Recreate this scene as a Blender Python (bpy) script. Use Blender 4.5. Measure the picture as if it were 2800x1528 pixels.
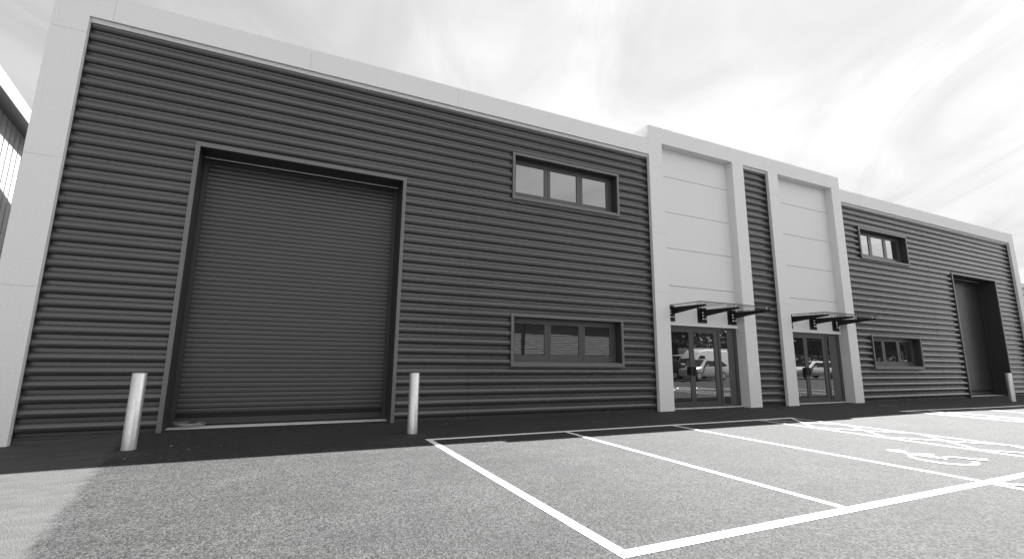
import bpy, bmesh, math, random
from mathutils import Vector, Matrix
R = math.radians
random.seed(7)
for o in list(bpy.data.objects):
    bpy.data.objects.remove(o)
scene = bpy.context.scene
col = scene.collection

# ------------------------------------------------------------------ camera
cam_d = bpy.data.cameras.new("camera")
cam = bpy.data.objects.new("camera", cam_d)
col.objects.link(cam)
right = Vector((0.9084258863, -0.4178072031, 0.0141262215))
down = Vector((0.0869806931, 0.1558520561, -0.9839433396))
fwd = Vector((0.4088970140, 0.8950683089, 0.1779212022))
up = -down
back = -fwd
M = Matrix(((right.x, up.x, back.x, 3.63410696),
            (right.y, up.y, back.y, -9.63917665),
            (right.z, up.z, back.z, 1.29702843),
            (0, 0, 0, 1)))
cam.matrix_world = M
cam_d.sensor_fit = 'HORIZONTAL'
cam_d.sensor_width = 36.0
cam_d.lens = 1271.8346 / 2800 * 36
cam_d.shift_x = (1400 - 1373.0225) / 2800
cam_d.shift_y = (749.9691 - 764) / 2800
cam_d.clip_start = 0.05
cam_d.clip_end = 2000
scene.camera = cam

# ------------------------------------------------------------------ sun, sky, exposure
SUN_DIR = Vector((5.68, 2.71, 8.03)).normalized()       # towards the sun
SUN_ELEV = math.asin(SUN_DIR.z)
SUN_AZ = math.atan2(SUN_DIR.x, SUN_DIR.y)                # from +y towards +x
sun_d = bpy.data.lights.new("sun", 'SUN')
sun_d.energy = 4.6
sun_d.angle = R(0.5)
sun_d.color = (1.0, 0.995, 0.985)
sun = bpy.data.objects.new("sun", sun_d)
col.objects.link(sun)
sun.rotation_euler = SUN_DIR.to_track_quat('Z', 'Y').to_euler()
sun.location = (20, 20, 40)

world = bpy.data.worlds.new("World")
scene.world = world
world.use_nodes = True
wt = world.node_tree
wt.nodes.clear()
wn = wt.nodes.new
wl = wt.links.new


def wmath(op, a, b=None, clamp=False):
    n = wn('ShaderNodeMath')
    n.operation = op
    n.use_clamp = clamp
    for i, v in enumerate((a, b)):
        if v is None:
            continue
        if isinstance(v, (int, float)):
            n.inputs[i].default_value = v
        else:
            wl(v, n.inputs[i])
    return n.outputs[0]


w_out = wn('ShaderNodeOutputWorld')
w_bg = wn('ShaderNodeBackground')
w_sky = wn('ShaderNodeTexSky')
w_sky.sky_type = 'NISHITA'
w_sky.sun_disc = False
w_sky.sun_elevation = SUN_ELEV
w_sky.sun_rotation = SUN_AZ
w_sky.altitude = 50
w_sky.air_density = 1.0
w_sky.dust_density = 2.0
w_bw = wn('ShaderNodeRGBToBW')                           # a black and white photograph
wl(w_sky.outputs[0], w_bw.inputs[0])
# thin streaky cloud on a high flat layer
w_tc = wn('ShaderNodeTexCoord')
w_sep = wn('ShaderNodeSeparateXYZ')
wl(w_tc.outputs['Generated'], w_sep.inputs[0])
zc = wmath('ADD', wmath('MAXIMUM', w_sep.outputs[2], 0.0), 0.18)
w_cmb = wn('ShaderNodeCombineXYZ')
wl(wmath('DIVIDE', w_sep.outputs[0], zc), w_cmb.inputs[0])
wl(wmath('DIVIDE', w_sep.outputs[1], zc), w_cmb.inputs[1])
w_rot = wn('ShaderNodeVectorRotate')
w_rot.rotation_type = 'Z_AXIS'
w_rot.inputs['Angle'].default_value = R(-60)
wl(w_cmb.outputs[0], w_rot.inputs['Vector'])
w_map = wn('ShaderNodeMapping')
w_map.inputs['Scale'].default_value = (0.75, 1.7, 1)
wl(w_rot.outputs[0], w_map.inputs[0])
w_n1 = wn('ShaderNodeTexNoise')
w_n1.inputs['Scale'].default_value = 1.5
w_n1.inputs['Detail'].default_value = 8
w_n1.inputs['Roughness'].default_value = 0.55
w_n1.inputs['Distortion'].default_value = 1.1
wl(w_map.outputs[0], w_n1.inputs['Vector'])
w_n2 = wn('ShaderNodeTexNoise')
w_n2.inputs['Scale'].default_value = 0.8
w_n2.inputs['Detail'].default_value = 5
wl(w_cmb.outputs[0], w_n2.inputs['Vector'])
cl = wmath('ADD', wmath('MULTIPLY', w_n1.outputs[0], 0.55), wmath('MULTIPLY', w_n2.outputs[0], 0.45))
w_cr = wn('ShaderNodeMapRange')
w_cr.interpolation_type = 'SMOOTHSTEP'
w_cr.inputs['From Min'].default_value = 0.36
w_cr.inputs['From Max'].default_value = 0.64
wl(cl, w_cr.inputs['Value'])
# cloud luminance: thicker and brighter towards the sun
w_dot = wn('ShaderNodeVectorMath')
w_dot.operation = 'DOT_PRODUCT'
wl(w_tc.outputs['Generated'], w_dot.inputs[0])
w_dot.inputs[1].default_value = SUN_DIR
sd = wmath('MAXIMUM', w_dot.outputs['Value'], 0.0)
added_sky = wmath('MULTIPLY', wmath('POWER', wmath('MAXIMUM', wmath('MULTIPLY', w_sep.outputs[1], -1.0), 0.0), 2.5), 2.7)   # unseen sky over the yard, brightness added to light the facade
w_dot2 = wn('ShaderNodeVectorMath')                        # low glow added out of view at right, for bright cladding streaks
w_dot2.operation = 'DOT_PRODUCT'
wl(w_tc.outputs['Generated'], w_dot2.inputs[0])
w_dot2.inputs[1].default_value = Vector((0.88, -0.42, 0.22)).normalized()
added_sky = wmath('ADD', added_sky, wmath('MULTIPLY', wmath('POWER', wmath('MAXIMUM', w_dot2.outputs['Value'], 0.0), 9.0), 3.2))
cloud_l = wmath('ADD', wmath('ADD', 1.42, wmath('MULTIPLY', wmath('POWER', sd, 3.0), 0.92)), added_sky)
cov = wmath('ADD', 0.80, wmath('MULTIPLY', w_cr.outputs[0], 0.40))
lum = wmath('ADD', wmath('MULTIPLY', wmath('MINIMUM', w_bw.outputs[0], 4.0), 0.21), wmath('MULTIPLY', cloud_l, cov))
wl(lum, w_bg.inputs['Color'])
w_bg.inputs['Strength'].default_value = 0.06
wl(w_bg.outputs[0], w_out.inputs['Surface'])

scene.view_settings.view_transform = 'Standard'
scene.view_settings.look = 'None'
scene.view_settings.gamma = 1.0
scene.view_settings.use_curve_mapping = False
scene.view_settings.exposure = 2.42
scene.render.engine = 'CYCLES'
scene.cycles.max_bounces = 8
scene.cycles.sample_clamp_indirect = 6.0

# ------------------------------------------------------------------ materials


class NT:
    def __init__(self, name):
        self.m = bpy.data.materials.new(name)
        self.m.use_nodes = True
        self.t = self.m.node_tree
        self.t.nodes.clear()
        self.out = self.n('ShaderNodeOutputMaterial')
        self.b = self.n('ShaderNodeBsdfPrincipled')
        self.l(self.b.outputs[0], self.out.inputs[0])
        self.tc = self.n('ShaderNodeTexCoord')
        self.co = self.tc.outputs['Object']

    def n(self, t):
        return self.t.nodes.new(t)

    def l(self, a, b):
        self.t.links.new(a, b)

    def math(self, op, a, b=None, clamp=False):
        n = self.n('ShaderNodeMath')
        n.operation = op
        n.use_clamp = clamp
        for i, v in enumerate((a, b)):
            if v is None:
                continue
            if isinstance(v, (int, float)):
                n.inputs[i].default_value = v
            else:
                self.l(v, n.inputs[i])
        return n.outputs[0]

    def noise(self, scale, detail=3, rough=0.5, vec=None, stretch=None, dist=0.0):
        n = self.n('ShaderNodeTexNoise')
        n.inputs['Scale'].default_value = scale
        n.inputs['Detail'].default_value = detail
        n.inputs['Roughness'].default_value = rough
        n.inputs['Distortion'].default_value = dist
        v = vec or self.co
        if stretch:
            mp = self.n('ShaderNodeMapping')
            mp.inputs['Scale'].default_value = stretch
            self.l(v, mp.inputs[0])
            v = mp.outputs[0]
        self.l(v, n.inputs['Vector'])
        return n.outputs[0]

    def voro(self, scale, feature='F1', out='Distance'):
        n = self.n('ShaderNodeTexVoronoi')
        n.feature = feature
        n.inputs['Scale'].default_value = scale
        self.l(self.co, n.inputs['Vector'])
        return n.outputs[out]

    def rng(self, v, a, b, c, d, smooth=False):
        n = self.n('ShaderNodeMapRange')
        if smooth:
            n.interpolation_type = 'SMOOTHSTEP'
        for k, x in zip(('From Min', 'From Max', 'To Min', 'To Max'), (a, b, c, d)):
            n.inputs[k].default_value = x
        self.l(v, n.inputs['Value'])
        return n.outputs[0]

    def set(self, **k):
        for a, v in k.items():
            s = self.b.inputs[a.replace('_', ' ')]
            if isinstance(v, (int, float)) and s.type == 'RGBA':
                s.default_value = (v, v, v, 1)
            elif isinstance(v, (int, float, tuple)):
                s.default_value = v
            else:
                self.l(v, s)
        return self

    def bump(self, h, strength, dist):
        n = self.n('ShaderNodeBump')
        n.inputs['Strength'].default_value = strength
        n.inputs['Distance'].default_value = dist
        self.l(h, n.inputs['Height'])
        self.l(n.outputs[0], self.b.inputs['Normal'])
        return self


def simple(name, base, rough=0.5, spec=0.5, metal=0.0, var=0.0, vscale=3.0, bump=0.0, bscale=60, stretch=None):
    t = NT(name)
    if var:
        n = t.math('ADD', t.math('MULTIPLY', t.noise(vscale, 4, 0.6, stretch=stretch), 0.6), t.math('MULTIPLY', t.noise(vscale * 9, 3, 0.6), 0.4))
        t.set(Base_Color=t.rng(n, 0.3, 0.7, base * (1 - var), base * (1 + var)))
    else:
        t.set(Base_Color=base)
    t.set(Roughness=rough, Metallic=metal)
    t.b.inputs['Specular IOR Level'].default_value = spec
    if bump:
        t.bump(t.noise(bscale, 3), bump, 0.01)
    return t.m


M_white = simple('white_render', 0.70, 0.55, 0.35, var=0.08, vscale=28.0, bump=0.10, bscale=60)
M_soffit = simple('white_trim', 0.78, 0.5, 0.35, var=0.03)
M_joint = simple('dark_joint', 0.05, 0.9, 0.2)
M_shutter = simple('shutter_paint', 0.060, 0.36, 0.5, metal=0.40, var=0.10, vscale=1.4, stretch=(0.4, 1, 3))
M_frame = simple('grey_metal_paint', 0.130, 0.40, 0.5, var=0.05, vscale=1.5)
M_dark = simple('dark_metal', 0.012, 0.5, 0.25, var=0.08)
M_doorframe = simple('door_frame_paint', 0.065, 0.35, 0.5, var=0.05, vscale=1.5)
M_lining = simple('lining_paint_shade_darkened', 0.040, 0.5, 0.4, var=0.05, vscale=1.5)  # recess shade put into the colour, darker than the face flanges
M_black = simple('black_rubber', 0.012, 0.6, 0.3)
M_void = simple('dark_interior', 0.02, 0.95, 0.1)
M_steel = simple('bright_steel', 0.75, 0.18, 0.5, metal=1.0)
M_concrete = simple('pale_concrete', 0.60, 0.85, 0.25, var=0.22, vscale=4, bump=0.2, bscale=90)
M_roof = simple('grey_roof_membrane', 0.25, 0.8, 0.3, var=0.1)
M_brick = simple('dark_brick', 0.07, 0.9, 0.2, var=0.25, vscale=20)
M_mortar = simple('grey_mortar', 0.13, 0.9, 0.2, var=0.2, vscale=20)
M_zinc = simple('zinc_bolt', 0.85, 0.25, 0.6)
M_cable = simple('grey_cable', 0.30, 0.5, 0.4, var=0.1)
M_stone = simple('pale_stone_chip', 0.26, 0.9, 0.2, var=0.3, vscale=30)

# cladding: coated profiled steel with a little drawn grain and dirt
t = NT('coated_steel_cladding')
g = t.noise(2.0, 5, 0.6, stretch=(0.25, 1, 1))
g2 = t.noise(45, 3, 0.6, stretch=(0.3, 1, 1))
dirt = t.noise(0.5, 4, 0.6)
mixv = t.math('ADD', t.math('ADD', t.math('MULTIPLY', g, 0.5), t.math('MULTIPLY', g2, 0.25)), t.math('MULTIPLY', dirt, 0.25))
t.set(Base_Color=t.rng(mixv, 0.3, 0.7, 0.074, 0.098), Roughness=t.rng(g, 0.3, 0.7, 0.25, 0.29), Metallic=0.45)
t.b.inputs['Specular IOR Level'].default_value = 0.6
M_clad = t.m

# galvanised bollard
t = NT('galvanised_steel')
v = t.voro(28, 'F1', 'Color')
bw = t.n('ShaderNodeRGBToBW')
t.l(v, bw.inputs[0])
sp = t.noise(9, 5, 0.65, stretch=(1, 1, 0.25))
h = t.math('ADD', t.math('MULTIPLY', bw.outputs[0], 0.3), t.math('MULTIPLY', sp, 0.7))
t.set(Base_Color=t.rng(h, 0.3, 0.75, 0.56, 0.68), Roughness=t.rng(sp, 0.3, 0.7, 0.24, 0.36), Metallic=0.6)
t.bump(t.noise(15, 3), 0.08, 0.01)
M_galv = t.m

# glass: dark, reflective glazing with slightly wavy panes
def glass(name, base, wav):
    t = NT(name)
    lw = t.n('ShaderNodeFresnel')
    lw.inputs['IOR'].default_value = 1.9
    t.set(Base_Color=base, Roughness=0.6)
    t.b.inputs['Specular IOR Level'].default_value = 0.0
    gl = t.n('ShaderNodeBsdfGlossy')
    gl.inputs['Roughness'].default_value = 0.0
    gl.inputs['Color'].default_value = (0.95, 0.95, 0.95, 1)
    mx = t.n('ShaderNodeMixShader')
    t.l(t.math('MULTIPLY', t.math('ADD', lw.outputs[0], 0.08), 1.27, True), mx.inputs[0])
    t.l(t.b.outputs[0], mx.inputs[1])
    t.l(gl.outputs[0], mx.inputs[2])
    bp = t.n('ShaderNodeBump')
    bp.inputs['Strength'].default_value = wav
    bp.inputs['Distance'].default_value = 0.01
    t.l(t.noise(2.2, 2, 0.4), bp.inputs['Height'])
    t.l(bp.outputs[0], gl.inputs['Normal'])
    t.l(mx.outputs[0], t.out.inputs[0])
    return t.m


M_glass = glass('window_glass', 0.02, 0.06)
M_carglass = simple('car_glass', 0.012, 0.12, 0.4)

# clear canopy glass (thin sheet)
t = NT('clear_canopy_glass')
tr = t.n('ShaderNodeBsdfTransparent')
tr.inputs['Color'].default_value = (0.80, 0.80, 0.80, 1)
gl = t.n('ShaderNodeBsdfGlossy')
gl.inputs['Roughness'].default_value = 0.02
fr = t.n('ShaderNodeLayerWeight')
fr.inputs['Blend'].default_value = 0.5
mx = t.n('ShaderNodeMixShader')
t.l(t.math('ADD', t.math('MULTIPLY', t.math('POWER', fr.outputs['Facing'], 5.0), 0.45), 0.05), mx.inputs[0])
t.l(tr.outputs[0], mx.inputs[1])
t.l(gl.outputs[0], mx.inputs[2])
t.l(mx.outputs[0], t.out.inputs[0])
M_clear = t.m

# asphalt: coarse new stone mix, with an older, paler and finer patch on the left
t = NT('asphalt')
sx = t.n('ShaderNodeSeparateXYZ')
t.l(t.co, sx.inputs[0])
edge = t.math('ADD', sx.outputs[0], t.math('MULTIPLY', sx.outputs[1], 0.155))      # 1.40 on the seam
wob = t.math('MULTIPLY', t.math('SUBTRACT', t.noise(6, 6, 0.8), 0.5), 0.42)
patch = t.rng(t.math('ADD', edge, wob), 1.33, 1.46, 1.0, 0.0, True)
vc = t.n('ShaderNodeRGBToBW')
t.l(t.voro(88, 'F1', 'Color'), vc.inputs[0])
vc2 = t.n('ShaderNodeRGBToBW')
t.l(t.voro(46, 'F1', 'Color'), vc2.inputs[0])
vd = t.voro(88, 'F1', 'Distance')
fine = t.noise(150, 3, 0.7)
agg = t.math('ADD', t.math('ADD', t.math('MULTIPLY', vc.outputs[0], 0.5), t.math('MULTIPLY', vc2.outputs[0], 0.20)), t.math('MULTIPLY', fine, 0.30))
stone = t.rng(agg, 0.355, 0.685, 0.001, 0.055)
big = t.noise(0.7, 5, 0.6)
mid = t.noise(4.0, 4, 0.6)
mot = t.math('ADD', t.math('MULTIPLY', big, 0.55), t.math('MULTIPLY', mid, 0.45))
drag = t.noise(1.1, 6, 0.65, stretch=(0.5, 2.2, 1), dist=0.8)       # roller and tyre marks
stone = t.math('MULTIPLY', stone, t.rng(mot, 0.32, 0.68, 0.68, 1.30))
stone = t.math('MULTIPLY', stone, t.rng(drag, 0.3, 0.7, 0.84, 1.14))
fine2 = t.noise(95, 4, 0.75)
strk = t.noise(4.0, 6, 0.75, stretch=(0.6, 1.2, 1), dist=0.6)
old = t.math('MULTIPLY', t.rng(fine2, 0.25, 0.75, 0.026, 0.090), t.rng(strk, 0.3, 0.7, 0.72, 1.28))
mxc = t.n('ShaderNodeMix')
mxc.data_type = 'FLOAT'
t.l(patch, mxc.inputs[0])
t.l(stone, mxc.inputs[2])
t.l(old, mxc.inputs[3])
t.set(Base_Color=mxc.outputs[0], Roughness=0.83)
t.b.inputs['Specular IOR Level'].default_value = 0.42
hh = t.math('ADD', t.math('MULTIPLY', t.math('SUBTRACT', 1.0, vd), 0.8), t.math('MULTIPLY', fine, 0.5))
t.bump(hh, 0.8, 0.010)
M_asphalt = t.m

# road paint
t = NT('white_road_paint')
wear = t.math('ADD', t.math('MULTIPLY', t.noise(150, 3, 0.7), 0.6), t.math('MULTIPLY', t.noise(9, 4, 0.6), 0.4))
t.set(Base_Color=t.rng(wear, 0.26, 0.40, 0.42, 0.74), Roughness=0.6)
t.bump(t.noise(160, 3), 0.3, 0.004)
M_paint = t.m

# profiled pale cladding of the neighbour etc.
M_pale = simple('pale_profiled_steel', 0.40, 0.4, 0.4, var=0.05)
M_fascia = simple('pale_fascia', 0.55, 0.5, 0.4, var=0.04)
M_brickwall = None
t = NT('weathered_boarding')
sz = t.n('ShaderNodeSeparateXYZ')
t.l(t.co, sz.inputs[0])
t.set(Base_Color=t.rng(t.noise(2.5, 5, 0.6, stretch=(0.4, 1, 4)), 0.3, 0.7, 0.10, 0.18), Roughness=0.85)
M_board = t.m
M_leaf = simple('leaf', 0.075, 0.55, 0.3, var=0.5, vscale=1.6)
M_bark = simple('bark', 0.08, 0.9, 0.2, var=0.3, vscale=12, bump=0.5, bscale=25)
M_silver = simple('silver_car_paint', 0.45, 0.25, 0.6, metal=0.5, var=0.02)
M_vanwhite = simple('white_van_paint', 0.48, 0.3, 0.5, var=0.02)
M_cardark = simple('dark_car_paint', 0.03, 0.22, 0.6)
M_tyre = simple('tyre_rubber', 0.02, 0.85, 0.2)
M_rim = simple('alloy_rim', 0.6, 0.3, 0.5, metal=0.8)
M_lamp = simple('lamp_lens', 0.6, 0.1, 0.6)
M_redlamp = simple('tail_lamp_lens', 0.10, 0.15, 0.6)

# ------------------------------------------------------------------ mesh helpers


class MB:
    def __init__(self):
        self.v, self.f, self.m = [], [], []

    def quad(self, a, b, c, d, mi=0):
        k = len(self.v)
        self.v += [a, b, c, d]
        self.f.append((k, k + 1, k + 2, k + 3))
        self.m.append(mi)
        return self

    def box(self, x0, x1, y0, y1, z0, z1, mi=0):
        k = len(self.v)
        self.v += [(x, y, z) for z in (z0, z1) for y in (y0, y1) for x in (x0, x1)]
        for f in ((0, 2, 3, 1), (4, 5, 7, 6), (0, 1, 5, 4), (2, 6, 7, 3), (0, 4, 6, 2), (1, 3, 7, 5)):
            self.f.append(tuple(k + i for i in f))
            self.m.append(mi)
        return self

    def extrude_x(self, prof, x0, x1, mi=0, caps=False):
        """open profile [(y,z)...] swept from x0 to x1 (seen from -y, listed bottom to top)"""
        k = len(self.v)
        for y, z in prof:
            self.v += [(x0, y, z), (x1, y, z)]
        for i in range(len(prof) - 1):
            a = k + 2 * i
            self.f.append((a, a + 1, a + 3, a + 2))
            self.m.append(mi)
        if caps:
            n = len(prof)
            self.f.append(tuple(k + 2 * i for i in range(n)))
            self.f.append(tuple(k + 2 * i + 1 for i in reversed(range(n))))
            self.m += [mi, mi]
        return self

    def prism(self, poly, axis, a0, a1, mi=0):
        """closed 2D polygon extruded along an axis: 'x' poly=(y,z), 'y' poly=(x,z), 'z' poly=(x,y)"""
        k = len(self.v)
        n = len(poly)
        for a in (a0, a1):
            for p, q in poly:
                self.v.append({'x': (a, p, q), 'y': (p, a, q), 'z': (p, q, a)}[axis])
        for i in range(n):
            j = (i + 1) % n
            self.f.append((k + i, k + j, k + n + j, k + n + i))
            self.m.append(mi)
        self.f.append(tuple(k + i for i in reversed(range(n))))
        self.f.append(tuple(k + n + i for i in range(n)))
        self.m += [mi, mi]
        return self

    def cyl(self, p0, p1, r0, r1=None, n=16, mi=0, caps=True):
        r1 = r0 if r1 is None else r1
        p0, p1 = Vector(p0), Vector(p1)
        d = (p1 - p0).normalized()
        a = d.orthogonal().normalized()
        b = d.cross(a)
        k = len(self.v)
        for p, r in ((p0, r0), (p1, r1)):
            for i in range(n):
                th = 2 * math.pi * i / n
                self.v.append(tuple(p + a * r * math.cos(th) + b * r * math.sin(th)))
        for i in range(n):
            j = (i + 1) % n
            self.f.append((k + i, k + j, k + n + j, k + n + i))
            self.m.append(mi)
        if caps:
            self.f.append(tuple(k + i for i in reversed(range(n))))
            self.f.append(tuple(k + n + i for i in range(n)))
            self.m += [mi, mi]
        return self

    def lathe(self, prof, c, n=32, mi=0):
        """prof [(r,z)...] about a vertical axis at c"""
        k = len(self.v)
        m = len(prof)
        for r, z in prof:
            for i in range(n):
                th = 2 * math.pi * i / n
                self.v.append((c[0] + r * math.cos(th), c[1] + r * math.sin(th), c[2] + z))
        for q in range(m - 1):
            for i in range(n):
                j = (i + 1) % n
                self.f.append((k + q * n + i, k + q * n + j, k + (q + 1) * n + j, k + (q + 1) * n + i))
                self.m.append(mi)
        return self

    def tube(self, pts, r, n=6, mi=0):
        for a, b in zip(pts[:-1], pts[1:]):
            if (Vector(a) - Vector(b)).length > 1e-6:
                self.cyl(a, b, r, n=n, mi=mi, caps=False)
        return self

    def build(self, name, mats, parent=None, smooth=None, loc=None):
        me = bpy.data.meshes.new(name)
        me.from_pydata(self.v, [], self.f)
        for m in (mats if isinstance(mats, (list, tuple)) else [mats]):
            me.materials.append(m)
        me.polygons.foreach_set('material_index', self.m)
        if smooth is not None:
            bm = bmesh.new()
            bm.from_mesh(me)
            bmesh.ops.remove_doubles(bm, verts=bm.verts, dist=1e-5)
            bm.to_mesh(me)
            bm.free()
            me.polygons.foreach_set('use_smooth', [True] * len(me.polygons))
            me.set_sharp_from_angle(angle=R(smooth))
        me.update()
        o = bpy.data.objects.new(name, me)
        col.objects.link(o)
        if parent:
            o.parent = parent
        if loc:
            o.location = loc
        return o


def tag(o, label=None, cat=None, group=None, kind=None):
    for k, v in (('label', label), ('category', cat), ('group', group), ('kind', kind)):
        if v:
            o[k] = v
    return o


def empty(name, loc=(0, 0, 0), rz=0):
    o = bpy.data.objects.new(name, None)
    o.location = loc
    o.rotation_euler = (0, 0, rz)
    o.empty_display_size = 0.3
    col.objects.link(o)
    return o


def copy_tree(o, parent=None):
    c = o.copy()
    col.objects.link(c)
    c.parent = parent
    for ch in list(o.children):
        copy_tree(ch, c)
    return c


def sstep(a, b, x):
    u = max(0.0, min(1.0, (x - a) / (b - a)))
    return u * u * (3 - 2 * u)


def gz(x, y):
    """ground height: a slight fall to the left of the roller door and towards the far right"""
    z = -0.09 * sstep(1.75, 0.2, x) * sstep(-3.2, -0.6, y)
    z -= 0.055 * sstep(19.5, 26, x) * sstep(-1.2, -2.2, y)
    return z


# ------------------------------------------------------------------ ground and road markings
def grid_axis(lo, hi, breaks):
    a = sorted(set([lo, hi] + breaks))
    return a


gx = [-300, -150, -60, -30, -15, -8, -4, -2, -1] + [i * 0.25 for i in range(0, 10)] + [2.5, 3, 4, 6, 9, 12, 15, 18, 19] + [19.5 + 0.5 * i for i in range(14)] + [27, 30, 34, 40, 50, 70, 110, 180, 300]
gy = [-300, -150, -70, -40, -25, -15, -10, -7, -5, -4] + [-3.5 + 0.25 * i for i in range(15)] + [0.5, 1, 3, 8, 20, 40, 80, 150, 300]
mb = MB()
for x in gx:
    for y in gy:
        mb.v.append((x, y, gz(x, y)))
ny = len(gy)
for i in range(len(gx) - 1):
    for j in range(ny - 1):
        a = i * ny + j
        mb.f.append((a, a + ny, a + ny + 1, a + 1))
        mb.m.append(0)
ground = tag(mb.build('ground', M_asphalt, smooth=80), kind='structure')


def strip(mb, p, q, w, h=0.004):
    """painted line from p to q, subdivided to follow the ground"""
    p, q = Vector(p), Vector(q)
    d = (q - p)
    L = d.length
    d.normalize()
    nrm = Vector((-d.y, d.x)) * (w / 2)
    n = max(1, int(L / 0.5))
    for i in range(n):
        a = p + d * (L * i / n)
        b = p + d * (L * (i + 1) / n)
        pts = [a - nrm, b - nrm, b + nrm, a + nrm]
        mb.quad(*[(c.x, c.y, gz(c.x, c.y) + h) for c in pts])


YB, YF = -2.06, -6.86          # centre lines of the bay ends
AX = 17.108                    # mirror axis between the two units
lines = MB()
hatch = MB()
for sgn in (1, -1):
    fx = (lambda x: x) if sgn == 1 else (lambda x: 2 * AX - x)
    strip(lines, (fx(5.796), YB), (fx(14.80), YB), 0.120)
    strip(lines, (fx(5.796), YF), (fx(14.75), YF), 0.108)
    for xx, wd in ((5.845, 0.098), (8.40, 0.082), (10.96, 0.082), (13.53, 0.058), (14.70, 0.054)):
        strip(lines, (fx(xx), YB - 0.0475), (fx(xx), YF + 0.054), wd)
    # crossed hatching beside the accessible bay
    y0 = YB - 0.05
    while y0 > YF + 0.3:
        y1 = max(y0 - 1.22, YF + 0.06)
        fr_ = (y0 - y1) / 1.22
        strip(hatch, (fx(14.65), y0), (fx(14.65 - 1.07 * fr_), y1), 0.055, 0.008)
        strip(hatch, (fx(13.58), y0), (fx(13.58 + 1.07 * fr_), y1), 0.042, 0.012)
        y0 -= 1.25
    # hatch strip in front of the accessible bay
    for a, b in (((10.93, YF - 0.054), (10.93, YF - 1.2)), ((13.53, YF - 0.054), (13.53, YF - 1.2)), ((10.88, YF - 1.25), (13.58, YF - 1.25))):
        strip(lines, (fx(a[0]), a[1]), (fx(b[0]), b[1]), 0.08)
    for q in range(2):
        xa = 10.98 + 1.27 * q
        strip(hatch, (fx(xa), YF - 0.06), (fx(xa + 1.2), YF - 1.19), 0.08, 0.008)
        strip(hatch, (fx(xa + 1.2), YF - 0.06), (fx(xa), YF - 1.19), 0.08, 0.012)
tag(lines.build('parking_bay_lines', M_paint), kind='structure')
tag(hatch.build('hatched_markings', M_paint), kind='structure')

# wheelchair symbol painted in the accessible bay
sy = MB()


def spoly(pts, h=0.006):
    k = len(sy.v)
    sy.v += [(x, y, gz(x, y) + h) for x, y in pts]
    sy.f.append(tuple(range(k, k + len(pts))))
    sy.m.append(0)


hc = (12.20, -5.40)
spoly([(hc[0] + 0.115 * math.cos(i * math.pi / 10), hc[1] + 0.115 * math.sin(i * math.pi / 10)) for i in range(20)])
spoly([(12.14, -5.54), (12.23, -5.97), (12.14, -6.03), (12.06, -5.56)][::-1], 0.007)                 # trunk
spoly([(12.15, -5.62), (12.16, -5.71), (12.37, -5.80), (12.37, -5.71)], 0.0085)    # arm
spoly([(12.12, -5.93), (12.12, -5.985), (12.44, -5.985), (12.44, -5.93)], 0.0095)    # thigh
spoly([(12.44, -5.95), (12.385, -6.00), (12.54, -6.30), (12.60, -6.265)], 0.0105)     # shin
spoly([(12.54, -6.31), (12.565, -6.235), (12.66, -6.18), (12.70, -6.235)], 0.0115)      # foot
wc = (12.085, -6.00)
pr_ = None
for i in range(25):
    th = R(112 + (316 - 112) * i / 24)
    cur = ((wc[0] + 0.372 * math.cos(th), wc[1] + 0.372 * math.sin(th)), (wc[0] + 0.312 * math.cos(th), wc[1] + 0.312 * math.sin(th)))
    if pr_:
        spoly([pr_[0], cur[0], cur[1], pr_[1]])
    pr_ = cur
tag(sy.build('wheelchair_marking', M_paint), kind='structure')
ch = MB()
strip(ch, (20.98, -0.73), (21.24, -1.14), 0.03)
tag(ch.build('chalk_mark', M_paint), kind='structure')

# ------------------------------------------------------------------ the industrial building
# plan dimensions (metres, x along the front, y into the building)
P0, P0i = -0.494, 0.0
T0, T0b, T1, T1b, T2, T2b, T3, T3b = 12.605, 13.102, 16.02, 16.516, 17.70, 18.192, 21.114, 21.610
P5, P5o = 34.907, 35.399
ZF, ZT, ZU, ZTT = 7.118, 7.598, 7.548, 8.030
YC, YPAN = 0.101, 0.168            # cladding crest and pan planes
YS = 0.074                         # face of window and door surrounds

bld = empty('industrial_building', (17.1, 0.0, 0.0))
tag(bld, 'long two unit industrial building in dark ribbed cladding with white surround and raised entrance bays', 'building')
bld.location = (0, 0, 0)

# --- white surround, as butted panels with fine open joints over a core
G = 0.0017
fr = MB()


def panel(x0, x1, z0, z1, g=(1, 1, 1, 1), y1=0.097):
    fr.box(x0 + G * g[0], x1 - G * g[1], 0.0, y1, z0 + G * g[2], z1 - G * g[3])


# left pier and fascia of unit one, then right pier and fascia of unit two
TRIM = lambda z: [(0.052, z - 0.001), (0.085, z - 0.060), (0.18, z - 0.060), (0.18, z + 0.018), (0.0975, z + 0.018), (0.0975, z - 0.001)]
zj = [-0.12, 2.31, 4.467, 6.793]
for a, b in zip(zj[:-1], zj[1:]):
    panel(P0, P0i, a, b, (0, 0, 0 if a < 0 else 1, 1))
panel(P0, P0i, 6.793, ZF, (0, 0, 1, 0))
panel(P0, 0.326, ZF, ZT, (0, 1, 0, 0))
xs = [0.326, 3.595, 6.831, 10.097, 11.799, T0]
for a, b in zip(xs[:-1], xs[1:]):
    panel(a, b, ZF, ZT, (1, 0 if b == T0 else 1, 0, 0))
fr.box(P0 + 0.01, P0i - 0.03, 0.0975, 0.45, -0.12, ZF + 0.02)
fr.box(P0 + 0.01, T0, 0.0975, 0.34, ZF + 0.021, ZT - 0.004)
fr.prism(TRIM(ZF), 'x', P0i + 0.001, T0 - 0.001, 1)
fr.build('white_surround', [M_white, M_soffit], bld)
fr = MB()
xs = [T3b, 22.428, 25.714, 28.95, 32.19, P5o]
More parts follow.
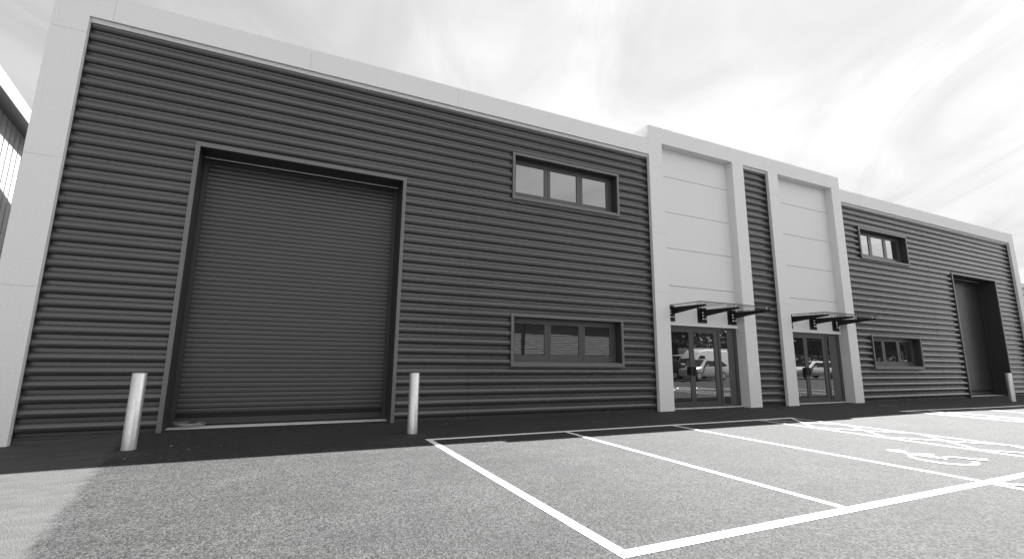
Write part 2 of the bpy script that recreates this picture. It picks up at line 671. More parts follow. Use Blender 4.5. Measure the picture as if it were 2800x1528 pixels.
for a, b in zip(xs[:-1], xs[1:]):
    panel(a, b, ZF, ZT, (0 if a == T3b else 1, 0 if b == P5o else 1, 0, 0))
zj = [-0.02, 2.31, 4.467, 6.793]
for a, b in zip(zj[:-1], zj[1:]):
    panel(P5, P5o, a, b, (0, 0, 0 if a < 0 else 1, 1))
panel(P5, P5o, 6.793, ZF, (0, 0, 1, 0))
fr.box(P5 + 0.03, P5o - 0.01, 0.0975, 0.45, -0.02, ZF + 0.02)
fr.box(T3b, P5o - 0.01, 0.0975, 0.34, ZF + 0.021, ZT - 0.004)
fr.prism(TRIM(ZF), 'x', T3b + 0.001, P5 - 0.001, 1)
fr.build('white_surround', [M_white, M_soffit], bld)

fr = MB()
pj = [-0.02, 3.138, 4.815, 6.78]
for a, b in ((T0, T0b), (T1, T1b), (T2, T2b), (T3, T3b)):
    for q, w in zip(pj[:-1], pj[1:]):
        panel(a, b, q, w, (0, 0, 0 if q < 0 else 1, 1))
    panel(a, b, 6.78, ZU, (0, 0, 1, 0))
    l_ = 0.03 if a in (T0, T2b - 0) and a == T0 else (0.03 if a == T2 else 0.003)
    r_ = 0.03 if b in (T1b, T3b) else 0.003
    fr.box(a + l_, b - r_, 0.0975, 0.45, -0.02, ZU)
xs = [T0, 13.422, 15.859, 16.679, 17.533, 18.357, 20.808, T3b]
for a, b in zip(xs[:-1], xs[1:]):
    panel(a, b, ZU, ZTT, (0 if a == T0 else 1, 0 if b == T3b else 1, 0, 0))
fr.box(T0 + 0.003, T3b - 0.003, 0.0975, 0.612, ZU + 0.0005, ZTT - 0.003)
# reveal over the narrow cladding strip between the entrances
fr.prism([(0.052, ZU - 0.001), (0.085, ZU - 0.060), (0.18, ZU - 0.060), (0.18, ZU - 0.001)], 'x', T1b + 0.001, T2 - 0.001, 1)
fr.build('entrance_tower', [M_white, M_soffit], bld)

# dark closure strips where the cladding sheets run in behind the piers
for a, b, zt in ((P0i - 0.0295, P0i - 0.001, ZF - 0.001), (T0 + 0.001, T0 + 0.0295, ZF - 0.001), (T1b - 0.0295, T1b - 0.001, ZU - 0.001), (T2 + 0.001, T2 + 0.0295, ZU - 0.001), (T3b - 0.0295, T3b - 0.001, ZF - 0.001), (P5 + 0.001, P5 + 0.0295, ZF - 0.001)):
    MB().box(a, b, 0.0975, 0.32, -0.02, zt).build('cladding_closure', M_joint, bld)

# --- profiled cladding
PER, ZB0 = 0.21562, 0.0632
prof_all = []
for k in range(0, 36):
    zb = ZB0 + k * PER
    prof_all += [(zb - 0.057, YPAN), (zb - 0.0415, YPAN), (zb - 0.0405, YPAN + 0.006), (zb - 0.0360, YPAN + 0.006), (zb - 0.0350, YPAN), (zb, YPAN)]
    for i in range(1, 12):
        th = math.pi * i / 12
        prof_all.append((zb + 0.0785 * (1 - math.cos(th)), YPAN - (YPAN - YC) * math.sin(th)))


def prof_range(z0, z1):
    def yat(z):
        for (a, ya), (b, yb) in zip(prof_all[:-1], prof_all[1:]):
            if a <= z <= b and b > a:
                return ya + (yb - ya) * (z - a) / (b - a)
        return YPAN
    out = [(yat(z0), z0)] + [(y, z) for z, y in prof_all if z0 + 1e-4 < z < z1 - 1e-4] + [(yat(z1), z1)]
    return out


def clad_field(x0, x1, z0, z1, holes, seams):
    mb = MB()
    xs = sorted(set([x0, x1] + [h[0] for h in holes] + [h[1] for h in holes] + [s for s in seams if x0 < s < x1]))
    for a, b in zip(xs[:-1], xs[1:]):
        mid = (a + b) / 2
        spans = [(z0, z1)]
        for h in holes:
            if h[0] < mid < h[1]:
                ns = []
                for s in spans:
                    if h[2] > s[0]:
                        ns.append((s[0], min(s[1], h[2])))
                    if h[3] < s[1]:
                        ns.append((max(s[0], h[3]), s[1]))
                spans = [s for s in ns if s[1] - s[0] > 1e-3]
        off = 0.003 * (sum(1 for s in seams if s < mid) % 2)      # lapped sheets
        ln = 0.003 if b in seams else 0
        for s in spans:
            mb.extrude_x([(y - off, z) for y, z in prof_range(*s)], a, b - ln)
    # fixing screws on the pans
    sx = x0 + 0.55
    while sx < x1:
        for k in range(0, 34):
            z = ZB0 + k * PER - 0.017
            if z0 < z < z1 and not any(h[0] - .05 < sx < h[1] + .05 and h[2] - .03 < z < h[3] + .03 for h in holes):
                if (k + int(sx * 3)) % 2 == 0:
                    mb.box(sx - 0.006, sx + 0.006, YPAN - 0.006, YPAN - 0.0005, z - 0.006, z + 0.006, 1)
        sx += 1.63
    return mb.build('cladding', [M_clad, M_dark], bld, smooth=32)


D1 = (1.793, 5.736)
W1 = (8.325, 11.560)
E1 = (29.088 - 0.0, 33.031)
V1 = (22.657, 25.895)
ZD = 5.177
ZW = ((1.145, 2.335), (5.142, 6.336))
i_ = 0.03
holes1 = [(D1[0] + i_, D1[1] - i_, -1, ZD - i_)] + [(W1[0] + i_, W1[1] - i_, a + i_, b - i_) for a, b in ZW]
holes2 = [(E1[0] + i_, E1[1] - i_, -1, ZD - i_)] + [(V1[0] + i_, V1[1] - i_, a + i_, b - i_) for a, b in ZW]
clad_field(P0i + 0.002, T0 - 0.002, 0.0, ZF - 0.02, holes1, [7.32])
clad_field(T1b + 0.002, T2 - 0.002, 0.0, ZU - 0.02, [], [])
clad_field(T3b + 0.002, P5 - 0.002, 0.0, ZF - 0.02, holes2, [27.3])

# base trim and brick course
for a, b in ((P0i + 0.002, D1[0]), (D1[1], T0 - 0.002), (T1b + 0.002, T2 - 0.002), (T3b + 0.002, E1[0]), (E1[1], P5 - 0.002)):
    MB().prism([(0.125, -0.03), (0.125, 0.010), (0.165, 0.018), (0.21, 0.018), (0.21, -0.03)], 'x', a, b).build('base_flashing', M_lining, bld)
bk = MB()
x = -0.49
while x < 1.75:
    bk.box(x, min(x + 0.215, 1.785), 0.105, 0.2, -0.13, -0.034)
    x += 0.227
bk.box(-0.485, 1.78, 0.112, 0.19, -0.13, -0.036, 1)
bk.build('brick_course', [M_brick, M_mortar], bld)

# body walls and roof behind
bw_ = MB()
bw_.box(P0 + 0.02, P0 + 0.12, 0.46, 20, -0.12, 7.40)
bw_.box(P5o - 0.12, P5o - 0.02, 0.46, 20, -0.1, 7.40)
bw_.box(P0 + 0.12, P5o - 0.12, 19.9, 20, -0.1, 7.40)
bw_.build('wall', M_pale, bld)
rf = MB()
rf.box(P0 + 0.02, P5o - 0.02, 0.62, 20, 7.41, 7.56)
rf.box(P0 + 0.02, T0 - 0.01, 0.342, 0.618, 7.38, 7.56)
rf.box(T3b + 0.01, P5o - 0.02, 0.342, 0.618, 7.38, 7.56)
rf.build('roof', M_roof, bld)


# --- roller doors
def roller_door(x0, x1):
    w = 0.073
    mb = MB()
    for a, b, y1, z0, z1 in ((x0, x0 + w, 0.80, -0.02, ZD), (x1 - w, x1, 0.80, -0.02, ZD), (x0 + w, x1 - w, 0.585, ZD - w, ZD)):
        mb.box(a, b, YS, 0.105, z0, z1, 0)
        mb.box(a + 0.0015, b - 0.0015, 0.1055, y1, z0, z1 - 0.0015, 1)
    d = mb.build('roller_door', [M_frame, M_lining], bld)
    a, b = x0 + w, x1 - w
    # shutter curtain
    prof = []
    z = 4.679 + 5 * 0.09067
    zs = [4.679 + 7 * 0.09067 - k * 0.09067 for k in range(0, 57)]
    zs = [z for z in zs if z > 0.30]
    zs.sort()
    for z in zs:
        prof += [(0.714, z - 0.0068), (0.714, z + 0.0050), (0.7015, z + 0.0060), (0.7000, z + 0.009), (0.6996, z + 0.045), (0.7000, z + 0.081), (0.7012, z + 0.0836)]
    s = MB()
    s.extrude_x(prof, a + 0.03, b - 0.03)
    for z in zs:
        s.extrude_x([(0.7135, z - 0.0066), (0.7135, z + 0.0048)], a + 0.03, b - 0.03, 1)
    s.build('shutter', [M_shutter, M_black], d, smooth=25)
    r = MB()
    r.extrude_x([(0.714, 0.237), (0.702, 0.240), (0.6995, 0.28), (0.702, 0.318), (0.714, 0.3200)], a + 0.03, b - 0.03, 0)
    r.box(a + 0.03, b - 0.03, 0.712, 0.74, 0.15, 0.2365, 1)
    r.extrude_x([(0.73, 0.045), (0.695, 0.045), (0.695, 0.075), (0.699, 0.078), (0.695, 0.081), (0.695, 0.115), (0.699, 0.118), (0.695, 0.121), (0.695, 0.15), (0.73, 0.15)], a + 0.03, b - 0.03, 0)
    r.box(a + 0.03, b - 0.03, 0.705, 0.725, 0.012, 0.045, 2)
    r.build('bottom_rail', [M_shutter, M_dark, M_black], d)
    for q in (a, b - 0.075):
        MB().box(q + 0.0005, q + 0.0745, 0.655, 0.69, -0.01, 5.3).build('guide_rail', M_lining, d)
    h = MB()
    h.box(a + 0.002, b - 0.002, 0.588, 0.606, ZD - w - 0.016, ZD - w - 0.002, 0)
    h.build('lintel_trim', M_white, d)
    h = MB()
    h.box(a + 0.002, b - 0.002, 0.604, 0.66, ZD - w + 0.25, ZD - w + 0.30)
    h.box(a, b, 0.55, 0.9, 5.36, 5.40)
    h.build('shutter_housing', M_black, d)
    th = MB()
    th.box(a + 0.001, b - 0.001, 0.42, 1.1, -0.1, 0.010)
    th.build('threshold', M_concrete, d)
    return d


roller_door(*D1)
roller_door(*E1)


# --- windows
def window(x0, z0, z1, low):
    x1 = x0 + 3.236
    w = 0.066
    mb = MB()
    zb = z0 + (w if not low else 0.072)
    for a, b, c, e in ((x0, x0 + w, z0, z1), (x1 - w, x1, z0, z1), (x0 + w, x1 - w, z1 - w, z1), (x0 + w, x1 - w, z0, zb)):
        mb.box(a, b, YS, 0.105, c, e, 0)
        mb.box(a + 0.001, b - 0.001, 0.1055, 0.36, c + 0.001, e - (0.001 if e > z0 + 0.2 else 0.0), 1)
    # drip lip below
    mb.box(x0 - 0.004, x1 + 0.004, YS - 0.012, 0.12, z0 - 0.018, z0 - 0.0005)
    if low:
        mb.box(x0 + w + 0.001, x1 - w - 0.001, YS + 0.05, 0.33, zb + 0.0005, zb + 0.012)
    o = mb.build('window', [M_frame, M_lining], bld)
    dx = x0 - 8.325
    divs = [8.396, 9.443, 10.440, 11.488]
    px = [(8.524, 9.344), (9.524, 10.337), (10.523, 11.303)]
    pz = (5.394, 6.146) if not low else (1.390, 2.141)
    zt, zbm = z1 - w, zb
    for i in range(3):
        a, b = divs[i] + dx + 0.004, divs[i + 1] + dx - 0.004
        p, q = px[i][0] + dx, px[i][1] + dx
        c = MB()
        c.box(a, p, 0.315, 0.355, zbm, zt)
        c.box(q, b, 0.315, 0.355, zbm, zt)
        c.box(p, q, 0.315, 0.355, pz[1], zt)
        c.box(p, q, 0.315, 0.355, zbm, pz[0])
        if low:
            c.box(p, q, 0.3195, 0.333, pz[1] - 0.012, pz[1] - 0.0005)
        c.box(p, q, 0.335, 0.352, pz[0] + 0.0005, pz[0] + 0.010, 1)
        c.build('casement', [M_doorframe, M_black], o)
        g = MB()
        yy = 0.336
        g.box(p + 0.0005, q - 0.0005, yy, yy + 0.008, pz[0] + 0.011, pz[1] - 0.0125)
        g.build('pane', M_glass, o)
    return o


for (z0, z1), lowf in ((ZW[0], True), (ZW[1], False)):
    window(W1[0], z0, z1, lowf)
    window(V1[0], z0, z1, lowf)

# --- entrance bays
YR = 0.255


def entrance(dx):
    # recessed white panels
    p = MB()
    zs = [2.346, 3.405, 4.50, 5.58, 6.675, ZU]
    xa, xb = T0b + dx, T1 + dx
    for a, b in zip(zs[:-1], zs[1:]):
        p.box(xa - 0.02, xb - 0.022, YR, YR + 0.03, a + 0.007, b - (0.007 if b < ZU else -0.02))
    p.box(xb - 0.0145, xb + 0.02, YR, YR + 0.03, 2.346, ZU + 0.02)
    p.box(xa - 0.02, xb + 0.02, YR + 0.032, YR + 0.06, 2.30, ZU + 0.02, 1)
    p.box(xa + 0.001, xb - 0.001, YR - 0.03, 0.40, 2.287, 2.346, 2)
    p.build('entrance_panel', [M_white, M_joint, M_soffit], bld)
    # glazed screen
    Y0, Y1 = 0.312, 0.372
    f = MB()
    f.box(13.103 + dx, 16.019 + dx, Y0, Y1, 2.205, 2.286)
    f.box(13.103 + dx, 13.150 + dx, Y0, Y1, 0.03, 2.205)
    f.box(15.905 + dx, 16.019 + dx, Y0, Y1, 0.03, 2.205)
    f.box(15.238 + dx, 15.292 + dx, Y0 - 0.004, Y1, 0.03, 2.205)
    # fixed side light
    f.box(15.292 + dx, 15.322 + dx, Y0, Y1, 0.03, 2.205)
    f.box(15.322 + dx, 15.905 + dx, Y0, Y1, 0.03, 0.09)
    d = f.build('entrance_screen', M_doorframe, bld)
    g = MB()
    g.box(15.3225 + dx, 15.9045 + dx, Y0 + 0.02, Y0 + 0.03, 0.0905, 2.2045)
    g.build('side_light', M_glass, d)
    for a, b, p0, p1, hx in ((13.153, 14.179, 13.28, 14.075, 14.09), (14.185, 15.215, 14.25, 15.06, 14.225)):
        l = MB()
        l.box(a + dx, p0 + dx, Y0 + 0.004, Y1 - 0.005, 0.035, 2.198)
        l.box(p1 + dx, b + dx, Y0 + 0.004, Y1 - 0.005, 0.035, 2.198)
        l.box(p0 + dx, p1 + dx, Y0 + 0.004, Y1 - 0.005, 2.113, 2.198)
        l.box(p0 + dx, p1 + dx, Y0 + 0.004, Y1 - 0.005, 0.035, 0.180)
        l.build('door_leaf', M_doorframe, d)
        g = MB()
        g.box(p0 + 0.0005 + dx, p1 - 0.0005 + dx, Y0 + 0.022, Y0 + 0.030, 0.1805, 2.1125)
        g.build('door_glass', M_glass, d)
        h = MB()
        s = -1 if hx < 14.18 else 1
        h.box(hx - 0.055 + dx, hx + 0.03 + dx, Y0 - 0.055, Y0 - 0.025, 0.905, 1.145)
        h.box(hx + 0.0 + dx, hx + 0.022 + dx, Y0 - 0.0245, Y0 + 0.0035, 0.93, 0.96)
        h.box(hx + 0.0 + dx, hx + 0.022 + dx, Y0 - 0.0245, Y0 + 0.0035, 1.09, 1.12)
        h.build('door_handle', M_black, d)
    t_ = MB()
    t_.box(13.103 + dx, 16.019 + dx, Y0 - 0.04, 0.45, -0.02, 0.028)
    t_.build('threshold', M_concrete, d)
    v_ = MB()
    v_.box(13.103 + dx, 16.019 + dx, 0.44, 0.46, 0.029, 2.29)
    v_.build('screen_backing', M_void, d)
    # canopy of clear glass on three brackets
    c = MB()
    c.quad((13.125 + dx, -1.04, 2.806), (15.965 + dx, -1.04, 2.806), (15.965 + dx, 0.18, 2.806), (13.125 + dx, 0.18, 2.806))
    can = c.build('canopy', M_clear, bld)
    rim_ = MB()
    rim_.box(13.120 + dx, 15.970 + dx, -1.0445, -1.0405, 2.798, 2.814)
    rim_.box(13.1205 + dx, 13.1245 + dx, -1.04, 0.18, 2.798, 2.814)
    rim_.box(15.9655 + dx, 15.9695 + dx, -1.04, 0.18, 2.798, 2.814)
    rim_.build('glass_edge', M_dark, can)
    for bx in (13.342, 14.577, 15.805):
        b = MB()
        x = bx + dx
        pl0 = max(x - 0.182, T0b + dx + 0.002)
        b.box(pl0, x + 0.18, YR - 0.014, YR - 0.0005, 2.39, 2.83)
        b.box(x - 0.072, x + 0.072, YR - 0.075, YR - 0.0145, 2.475, 2.815)
        prof = [(YR - 0.0755, 2.575), (YR - 0.0755, 2.772), (-0.98, 2.752), (-1.008, 2.742), (-1.013, 2.728), (-1.005, 2.715), (-0.985, 2.708)]
        b.prism(prof, 'x', x - 0.022, x + 0.022)
        for sx_ in (-0.05, 0.05):
            for zz in ((2.505, 2.60, 2.68) if sx_ < 0 else (2.505,)):
                b.cyl((x + sx_, YR - 0.0755, zz), (x + sx_, YR - 0.105, zz), 0.022, 0.016, n=10, mi=1)
        for yy in (0.06, -0.42, -0.90):
            b.cyl((x, yy, 2.745), (x, yy, 2.7995), 0.016, n=10, mi=1)
            b.cyl((x, yy, 2.8125), (x, yy, 2.824), 0.024, n=10, mi=1)
        b.build('canopy_bracket', [M_dark, M_zinc], can)


entrance(0.0)
entrance(T2b - T0b)

# ------------------------------------------------------------------ bollards
def bollard():
    mb = MB()
    r = 0.088
    mb.lathe([(r, -0.12), (r, 1.018), (r - 0.006, 1.026), (r - 0.02, 1.030), (0.0001, 1.034)], (0, 0, 0), 40)
    return mb.build('bollard', M_galv, smooth=50)


BG = 'galvanised bollards guarding the roller doors'
b0 = bollard()
spots = [((1.795, -1.42), 'steel bollard beside the left jamb of the larger roller door, near the pale asphalt patch'),
         ((5.757, -1.33), 'steel bollard between the larger roller door and the first parking bay corner'),
         ((28.45, -1.33), 'steel bollard beside the far roller door at the right edge')]
for i, ((x, y), lab) in enumerate(spots):
    o = b0 if i == 0 else copy_tree(b0)
    o.location = (x, y, gz(x, y))
    o.rotation_euler = (R((0.6, -0.2, 0.3)[i]), R((0.4, 0.2, -0.3)[i]), i * 1.3)
    tag(o, lab, 'bollard', BG)

# ------------------------------------------------------------------ small things on the ground
cb = MB()
for k in range(9):
    rx, ry = random.uniform(0.15, 0.24), random.uniform(0.11, 0.17)
    cx, cy = random.uniform(-0.05, 0.05), random.uniform(-0.03, 0.03)
    ph = random.uniform(0, 6.28)
    tl = random.uniform(-0.03, 0.03)
    cb.tube([(cx + rx * math.cos(a * math.pi / 14 + ph), cy + ry * math.sin(a * math.pi / 14 + ph), 0.012 + 0.006 * k + tl * math.cos(a * math.pi / 14)) for a in range(29)], 0.0045, 5)
coil = cb.build('cable_coil', M_cable, loc=(2.17, 0.60, 0.022))
tag(coil, 'loosely coiled grey cable lying on the pale threshold of the roller door', 'cable')
st = MB()
for k in range(24):
    x, y = random.uniform(-1, 13), random.uniform(-2.5, -0.1)
    s = random.uniform(0.006, 0.018)
    z = gz(x, y)
    a = random.uniform(0, 3)
    c_, s_ = math.cos(a) * s, math.sin(a) * s
    st.prism([(x + c_ * 1.6, y + s_ * 1.6), (x - s_, y + c_), (x - c_ * 1.3, y - s_ * 1.3), (x + s_ * 0.8, y - c_ * 0.9)], 'z', z - 0.005, z + s * 0.5)
tag(st.build('stone_chips', M_stone), kind='stuff')

# ------------------------------------------------------------------ neighbours
ang = R(8.0)
nb = empty('neighbouring_warehouse', (-1.85, 0.0, 0.0), ang)
tag(nb, 'neighbouring warehouse with sunlit pale ribbed wall and deep overhanging eaves at the left edge', 'building')
w = MB()
prof = []
y = 1.5
while y < 30:
    prof += [(0.0, y), (0.0, y + 0.215), (-0.06, y + 0.235), (-0.06, y + 0.262), (0.0, y + 0.282)]
    y += 0.30
for (xa, ya), (xb_, yb) in zip(prof[:-1], prof[1:]):
    if yb - ya > 1e-6:
        w.quad((xa, ya, -0.2), (xb_, yb, -0.2), (xb_, yb, 6.36), (xa, ya, 6.36))
w.box(-12, -0.08, 1.5, 30, -0.2, 6.36)
w.build('wall', M_pale, nb)
e = MB()
e.box(-0.06, 0.33, 1.2, 30.3, 6.33, 6.385, 1)
e.box(0.31, 0.335, 1.2, 30.3, 6.31, 6.61, 0)
e.box(-12, 0.31, 1.2, 30.3, 6.386, 6.57, 0)
e.build('roof', [M_fascia, M_frame], nb)

rb = empty('far_building', (38, 2.0, 0))
tag(rb, 'grey building with white parapet coping just visible beyond the right end pier', 'building')
w = MB()
w.box(0, 24, 0, 12, -0.1, 5.72)
w.box(-0.02, 24.02, -0.02, 0.1, 5.30, 5.36, 1)
w.build('wall', [M_pale, M_dark], rb)
MB().box(-0.1, 24.1, -0.12, 12.1, 5.725, 5.97).build('coping', M_white, rb)

# ------------------------------------------------------------------ across the yard (seen in the glass)
ob = empty('boarded_building', (0, -27, 0))
tag(ob, 'boarded gable fronted building across the yard reflected in the lower windows', 'building')
w = MB()
prof = []
z = 0.0
while z < 4.45:
    prof += [(0.022, z), (0.0, z + 0.19)]
    z += 0.2
w2 = MB()
for (ya, za), (yb, zb) in zip(prof[:-1], prof[1:]):
    w2.quad((34, ya, za), (17, ya, za), (17, yb, zb), (34, yb, zb))
w2.box(17, 34, -9, -0.002, 0, 4.5)
w2.build('wall', M_board, ob)
r_ = MB()
r_.prism([(16.5, 4.5), (34.5, 4.5), (31, 6.6), (24, 6.6)], 'y', -9.3, 0.35)
r_.build('roof', M_dark, ob)
for wx in (18.2,):
    f = MB()
    f.box(wx, wx + 1.5, 0.02, 0.09, 1.1, 2.6, 0)
    wd = f.build('window', M_frame, ob)
    MB().box(wx + 0.08, wx + 1.42, 0.091, 0.10, 1.18, 2.52).build('pane', M_carglass, wd)
MB().cyl((22.9, 0.08, 0), (22.9, 0.08, 4.5), 0.06, n=10).build('downpipe', M_dark, ob)


# vehicles
def loft(sections, mats, name, parent):
    """sections: list of (x, [(y,z)...half profile bottom to top]) mirrored in y"""
    mb = MB()
    rings = []
    for x, hp in sections:
        ring = [(x, yy, zz) for yy, zz in hp] + [(x, -yy, zz) for yy, zz in reversed(hp)]
        k = len(mb.v)
        mb.v += ring
        rings.append((k, len(ring)))
    for (k0, n), (k1, _) in zip(rings[:-1], rings[1:]):
        for i in range(n):
            j = (i + 1) % n
            mb.f.append((k0 + i, k0 + j, k1 + j, k1 + i))
            mb.m.append(0)
    k, n = rings[0]
    mb.f.append(tuple(k + i for i in range(n)))
    k, n = rings[-1]
    mb.f.append(tuple(k + i for i in reversed(range(n))))
    mb.m += [0, 0]
    return mb.build(name, mats, parent, smooth=35)


def wheels(root, xs, yw, r):
    for x in xs:
        for s in (-1, 1):
            tm = MB()
            for a, b, ra, rb_ in ((0.0, 0.03, r * 0.93, r), (0.03, 0.17, r, r), (0.17, 0.2, r, r * 0.93)):
                tm.cyl((0, a * s, 0), (0, b * s, 0), ra, rb_, n=28, caps=True)
            ty = tm.build('wheel', M_tyre, root, smooth=40, loc=(x, s * (yw - 0.2), r))
            rm = MB()
            rm.cyl((0, 0.185 * s, 0), (0, 0.204 * s, 0), r * 0.64, r * 0.60, n=24)
            for q in range(5):
                th = q * 2 * math.pi / 5
                rm.cyl((r * 0.1 * math.cos(th), 0.206 * s, r * 0.1 * math.sin(th)), (r * 0.55 * math.cos(th), 0.206 * s, r * 0.55 * math.sin(th)), 0.03, 0.022, n=6)
            rm.build('rim', M_rim, ty)


def sec(wb, zb, wm, zm, wbelt, zbelt, wr, zr):
    return [(wb, zb), (wm, zm), (wbelt, zbelt), (wr * 1.02 if zr > zbelt + 0.1 else wbelt * 0.93, zbelt + (zr - zbelt) * 0.9), (wr * 0.85, zr)]


def car(name, paint, loc, rz, label, estate=True, sc=1.0):
    root = empty(name, loc, rz)
    tag(root, label, 'car')
    S = []
    for x, belt, top in ((-2.2, 0.62, 0.70), (-2.1, 0.72, 0.80), (-1.3, 0.84, 0.90), (-1.0, 0.90, 0.96), (-0.25, 0.93, 1.42), (0.5, 0.94, 1.47), (1.5, 0.95, 1.42), (2.0, 0.95, 1.18 if estate else 0.98), (2.15, 0.90, 0.96), (2.2, 0.55, 0.62)):
        end = abs(x) > 2.05
        wm = 0.74 if end else 0.87
        wr = 0.62 if top > 1.1 else 0.74
        S.append((x, sec(wm * 0.92, 0.28, wm, 0.5, wm * 0.985, belt, wr, top)))
    loft(S, paint, 'body', root)
    for s in (-1, 1):
        g = MB()
        k = 0.012
        pts = [(-0.75, 0.98), (-0.18, 1.36), (1.45, 1.36), (1.85, 1.02), (1.6, 0.97)]
        def yo(z):
            return (0.865 + k) - (z - 0.95) * 0.47
        idx = [(x, s * yo(z), z) for x, z in pts]
        g.v += idx
        g.f.append(tuple(range(5)) if s < 0 else tuple(reversed(range(5))))
        g.m.append(0)
        g.build('side_window', M_carglass, root)
        MB().box(-2.19, -2.02, s * 0.5 - 0.13, s * 0.5 + 0.13, 0.6, 0.72).build('headlight', M_lamp, root)
        MB().box(2.14, 2.215, s * 0.6 - 0.08, s * 0.6 + 0.08, 0.62, 0.86).build('tail_light', M_redlamp, root)
        MB().box(-0.68, -0.5, s * 0.98 - 0.09, s * 0.98 + 0.09, 0.96, 1.08).build('wing_mirror', paint, root)
    ws = MB()
    ws.quad((-1.0 + 0.02, -0.70, 0.985), (-1.0 + 0.02, 0.70, 0.985), (-0.29, 0.55, 1.415), (-0.29, -0.55, 1.415))
    ws.build('windscreen', M_carglass, root)
    wheels(root, (-1.32, 1.32), 0.88, 0.31)
    root.scale = (sc, sc, sc)
    return root


car('estate_car', M_silver, (30.6, -14.5, 0), R(-6), 'silver estate car parked across the yard beside the white van')
car('dark_car', M_cardark, (27.6, -16.0, 0), R(35), 'dark hatchback car parked left of the white van across the yard', estate=False)
car('pale_car', M_vanwhite, (44.5, -15.5, 0), R(10), 'white car parked beyond the box van across the yard', estate=False)


def van(loc, rz, label):
    root = empty('delivery_van', loc, rz)
    tag(root, label, 'van')
    S = []
    for x, belt, top, wr in ((-2.75, 0.75, 0.85, 0.8), (-2.65, 1.0, 1.1, 0.85), (-1.95, 1.15, 1.28, 0.85), (-1.2, 1.25, 2.25, 0.78), (-0.8, 1.3, 2.45, 0.82), (0, 1.3, 2.52, 0.85), (2.6, 1.3, 2.5, 0.85), (2.75, 1.3, 2.42, 0.83)):
        S.append((x, sec(0.92, 0.35, 0.97, 0.6, 0.96, belt, wr, top)))
    loft(S, M_vanwhite, 'body', root)
    for s in (-1, 1):
        g = MB()
        pts = [(-1.75, 1.3), (-1.2, 1.98), (-0.55, 1.98), (-0.55, 1.3)]
        g.v += [(x, s * (0.985 - (z - 1.3) * 0.09), z) for x, z in pts]
        g.f.append((0, 1, 2, 3) if s < 0 else (3, 2, 1, 0))
        g.m.append(0)
        g.build('side_window', M_carglass, root)
        MB().box(-2.74, -2.5, s * 0.68 - 0.14, s * 0.68 + 0.14, 0.82, 1.02).build('headlight', M_lamp, root)
        MB().box(-1.6, -1.45, s * 1.08 - 0.09, s * 1.08 + 0.09, 1.3, 1.6).build('wing_mirror', M_black, root)
    ws = MB()
    ws.quad((-1.97, -0.8, 1.29), (-1.97, 0.8, 1.29), (-1.24, 0.7, 2.16), (-1.24, -0.7, 2.16))
    ws.build('windscreen', M_carglass, root)
    MB().box(-2.80, -2.70, -0.85, 0.85, 0.38, 0.62).build('bumper', M_black, root)
    wheels(root, (-1.85, 1.65), 0.97, 0.35)
    return root


vv = van((33.6, -17.2, 0), R(-4), 'white high roof panel van parked behind the silver estate car')
vv.scale = (0.9, 0.9, 0.88)

bx = empty('box_van', (36.3, -20.2, 0), R(2))
bx.scale = (0.8, 0.8, 0.78)
tag(bx, 'white box bodied lorry parked behind the cars across the yard', 'lorry')
MB().box(-1.4, 4.0, -1.1, 1.1, 0.95, 3.1).build('cargo_box', M_vanwhite, bx)
MB().prism([(-3.2, 0.5), (-3.2, 1.3), (-2.9, 2.3), (-1.5, 2.4), (-1.5, 0.5)], 'y', -1.0, 1.0).build('cab', M_vanwhite, bx)
MB().prism([(-3.23, 1.32), (-2.93, 2.22), (-2.90, 2.22), (-3.20, 1.32)], 'y', -0.9, 0.9).build('windscreen', M_carglass, bx)
wheels(bx, (-2.4, 2.6), 1.05, 0.42)


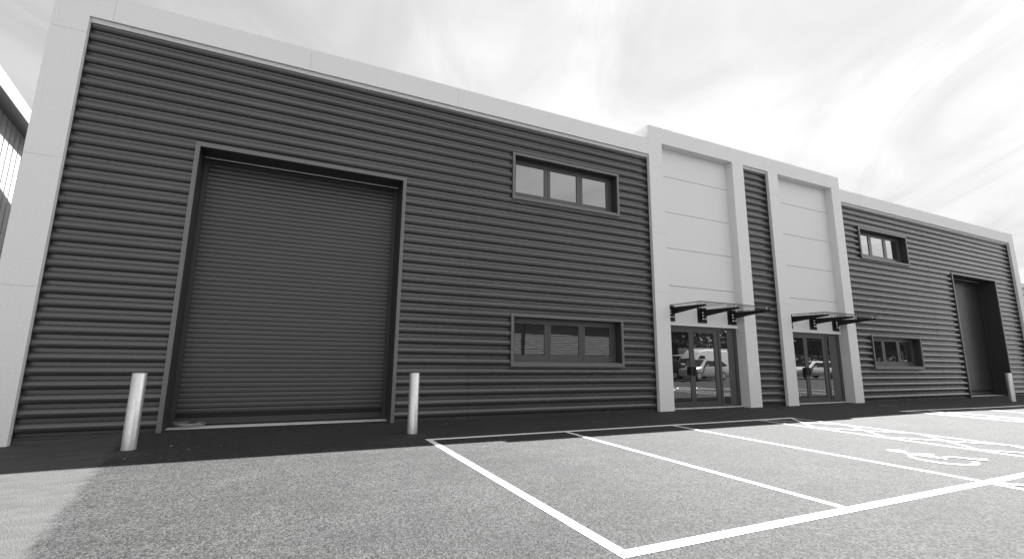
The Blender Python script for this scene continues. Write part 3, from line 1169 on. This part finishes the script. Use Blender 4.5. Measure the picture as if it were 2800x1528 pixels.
# trees: tapered trunk with limbs, crown of many leaf faces in clumps
def leaf_mesh(clumps, n, spread, size, seed):
    rnd = random.Random(seed)
    mb = MB()
    for i in range(n):
        c, r = clumps[rnd.randrange(len(clumps))]
        while True:
            p = Vector((rnd.uniform(-1, 1), rnd.uniform(-1, 1), rnd.uniform(-1, 1)))
            if 0.15 < p.length < 1:
                break
        p = Vector(c) + p * r
        a = Vector((rnd.gauss(0, 1), rnd.gauss(0, 1), rnd.gauss(0, 1))).normalized()
        b = a.orthogonal().normalized()
        s = size * rnd.uniform(0.6, 1.4)
        mb.quad(tuple(p - a * s), tuple(p + b * s * 0.55), tuple(p + a * s), tuple(p - b * s * 0.55))
    return mb


def tree(loc, h, label, seed):
    rnd = random.Random(seed)
    root = empty('tree', loc, rnd.uniform(0, 6))
    tag(root, label, 'tree', 'trees along the far side of the yard')
    tr_ = MB()
    tr_.cyl((0, 0, -0.1), (0.1, 0, h * 0.45), 0.22, 0.14, n=10)
    clumps = []
    for k in range(22):
        th = rnd.uniform(0, 6.28)
        rr = rnd.uniform(0.3, 1) * h * 0.27
        zz = rnd.uniform(0.18, 0.92) * h
        rr *= 1.15 - abs(zz / h - 0.55)
        c = (rr * math.cos(th), rr * math.sin(th), zz)
        clumps.append((c, h * rnd.uniform(0.10, 0.17)))
        tr_.cyl((0.1, 0, min(zz * 0.7, h * 0.45)), c, 0.07, 0.02, n=6)
    tr_.build('trunk', M_bark, root)
    leaf_mesh(clumps, 6500, 1, h * 0.019, seed).build('crown', M_leaf, root)


tlab = ['tall leafy tree behind the white van across the yard', 'rounded leafy tree behind the box lorry across the yard', 'leafy tree beside the boarded building across the yard',
        'small leafy tree fourth from the far right end of the yard', 'broad leafy tree between van and lorry at the back', 'leafy tree beyond the pale car across the yard', 'leafy tree third from the far right end of the yard', 'low leafy tree second from the far right end of the yard', 'tall leafy tree last at the far right of the yard']
for i, (x, y, h) in enumerate(((37.6, -23, 11), (44.8, -24, 10), (15.0, -25, 7), (57, -24, 9.5), (41.2, -24.5, 12), (50.5, -25, 11.5), (64, -25, 10), (71, -24, 9), (77, -25, 11))):
    tree((x, y, 0), h, tlab[i], 11 + i)
hd = MB()
clumps = [((x, -21.2 + random.uniform(-.4, .4), random.uniform(0.4, 1.5)), 0.9) for x in [35.5 + 0.7 * i for i in range(62)]]
hd = leaf_mesh(clumps, 12000, 1, 0.11, 5)
tag(hd.build('hedge', M_leaf), 'long untrimmed hedge behind the parked vehicles across the yard', 'hedge')
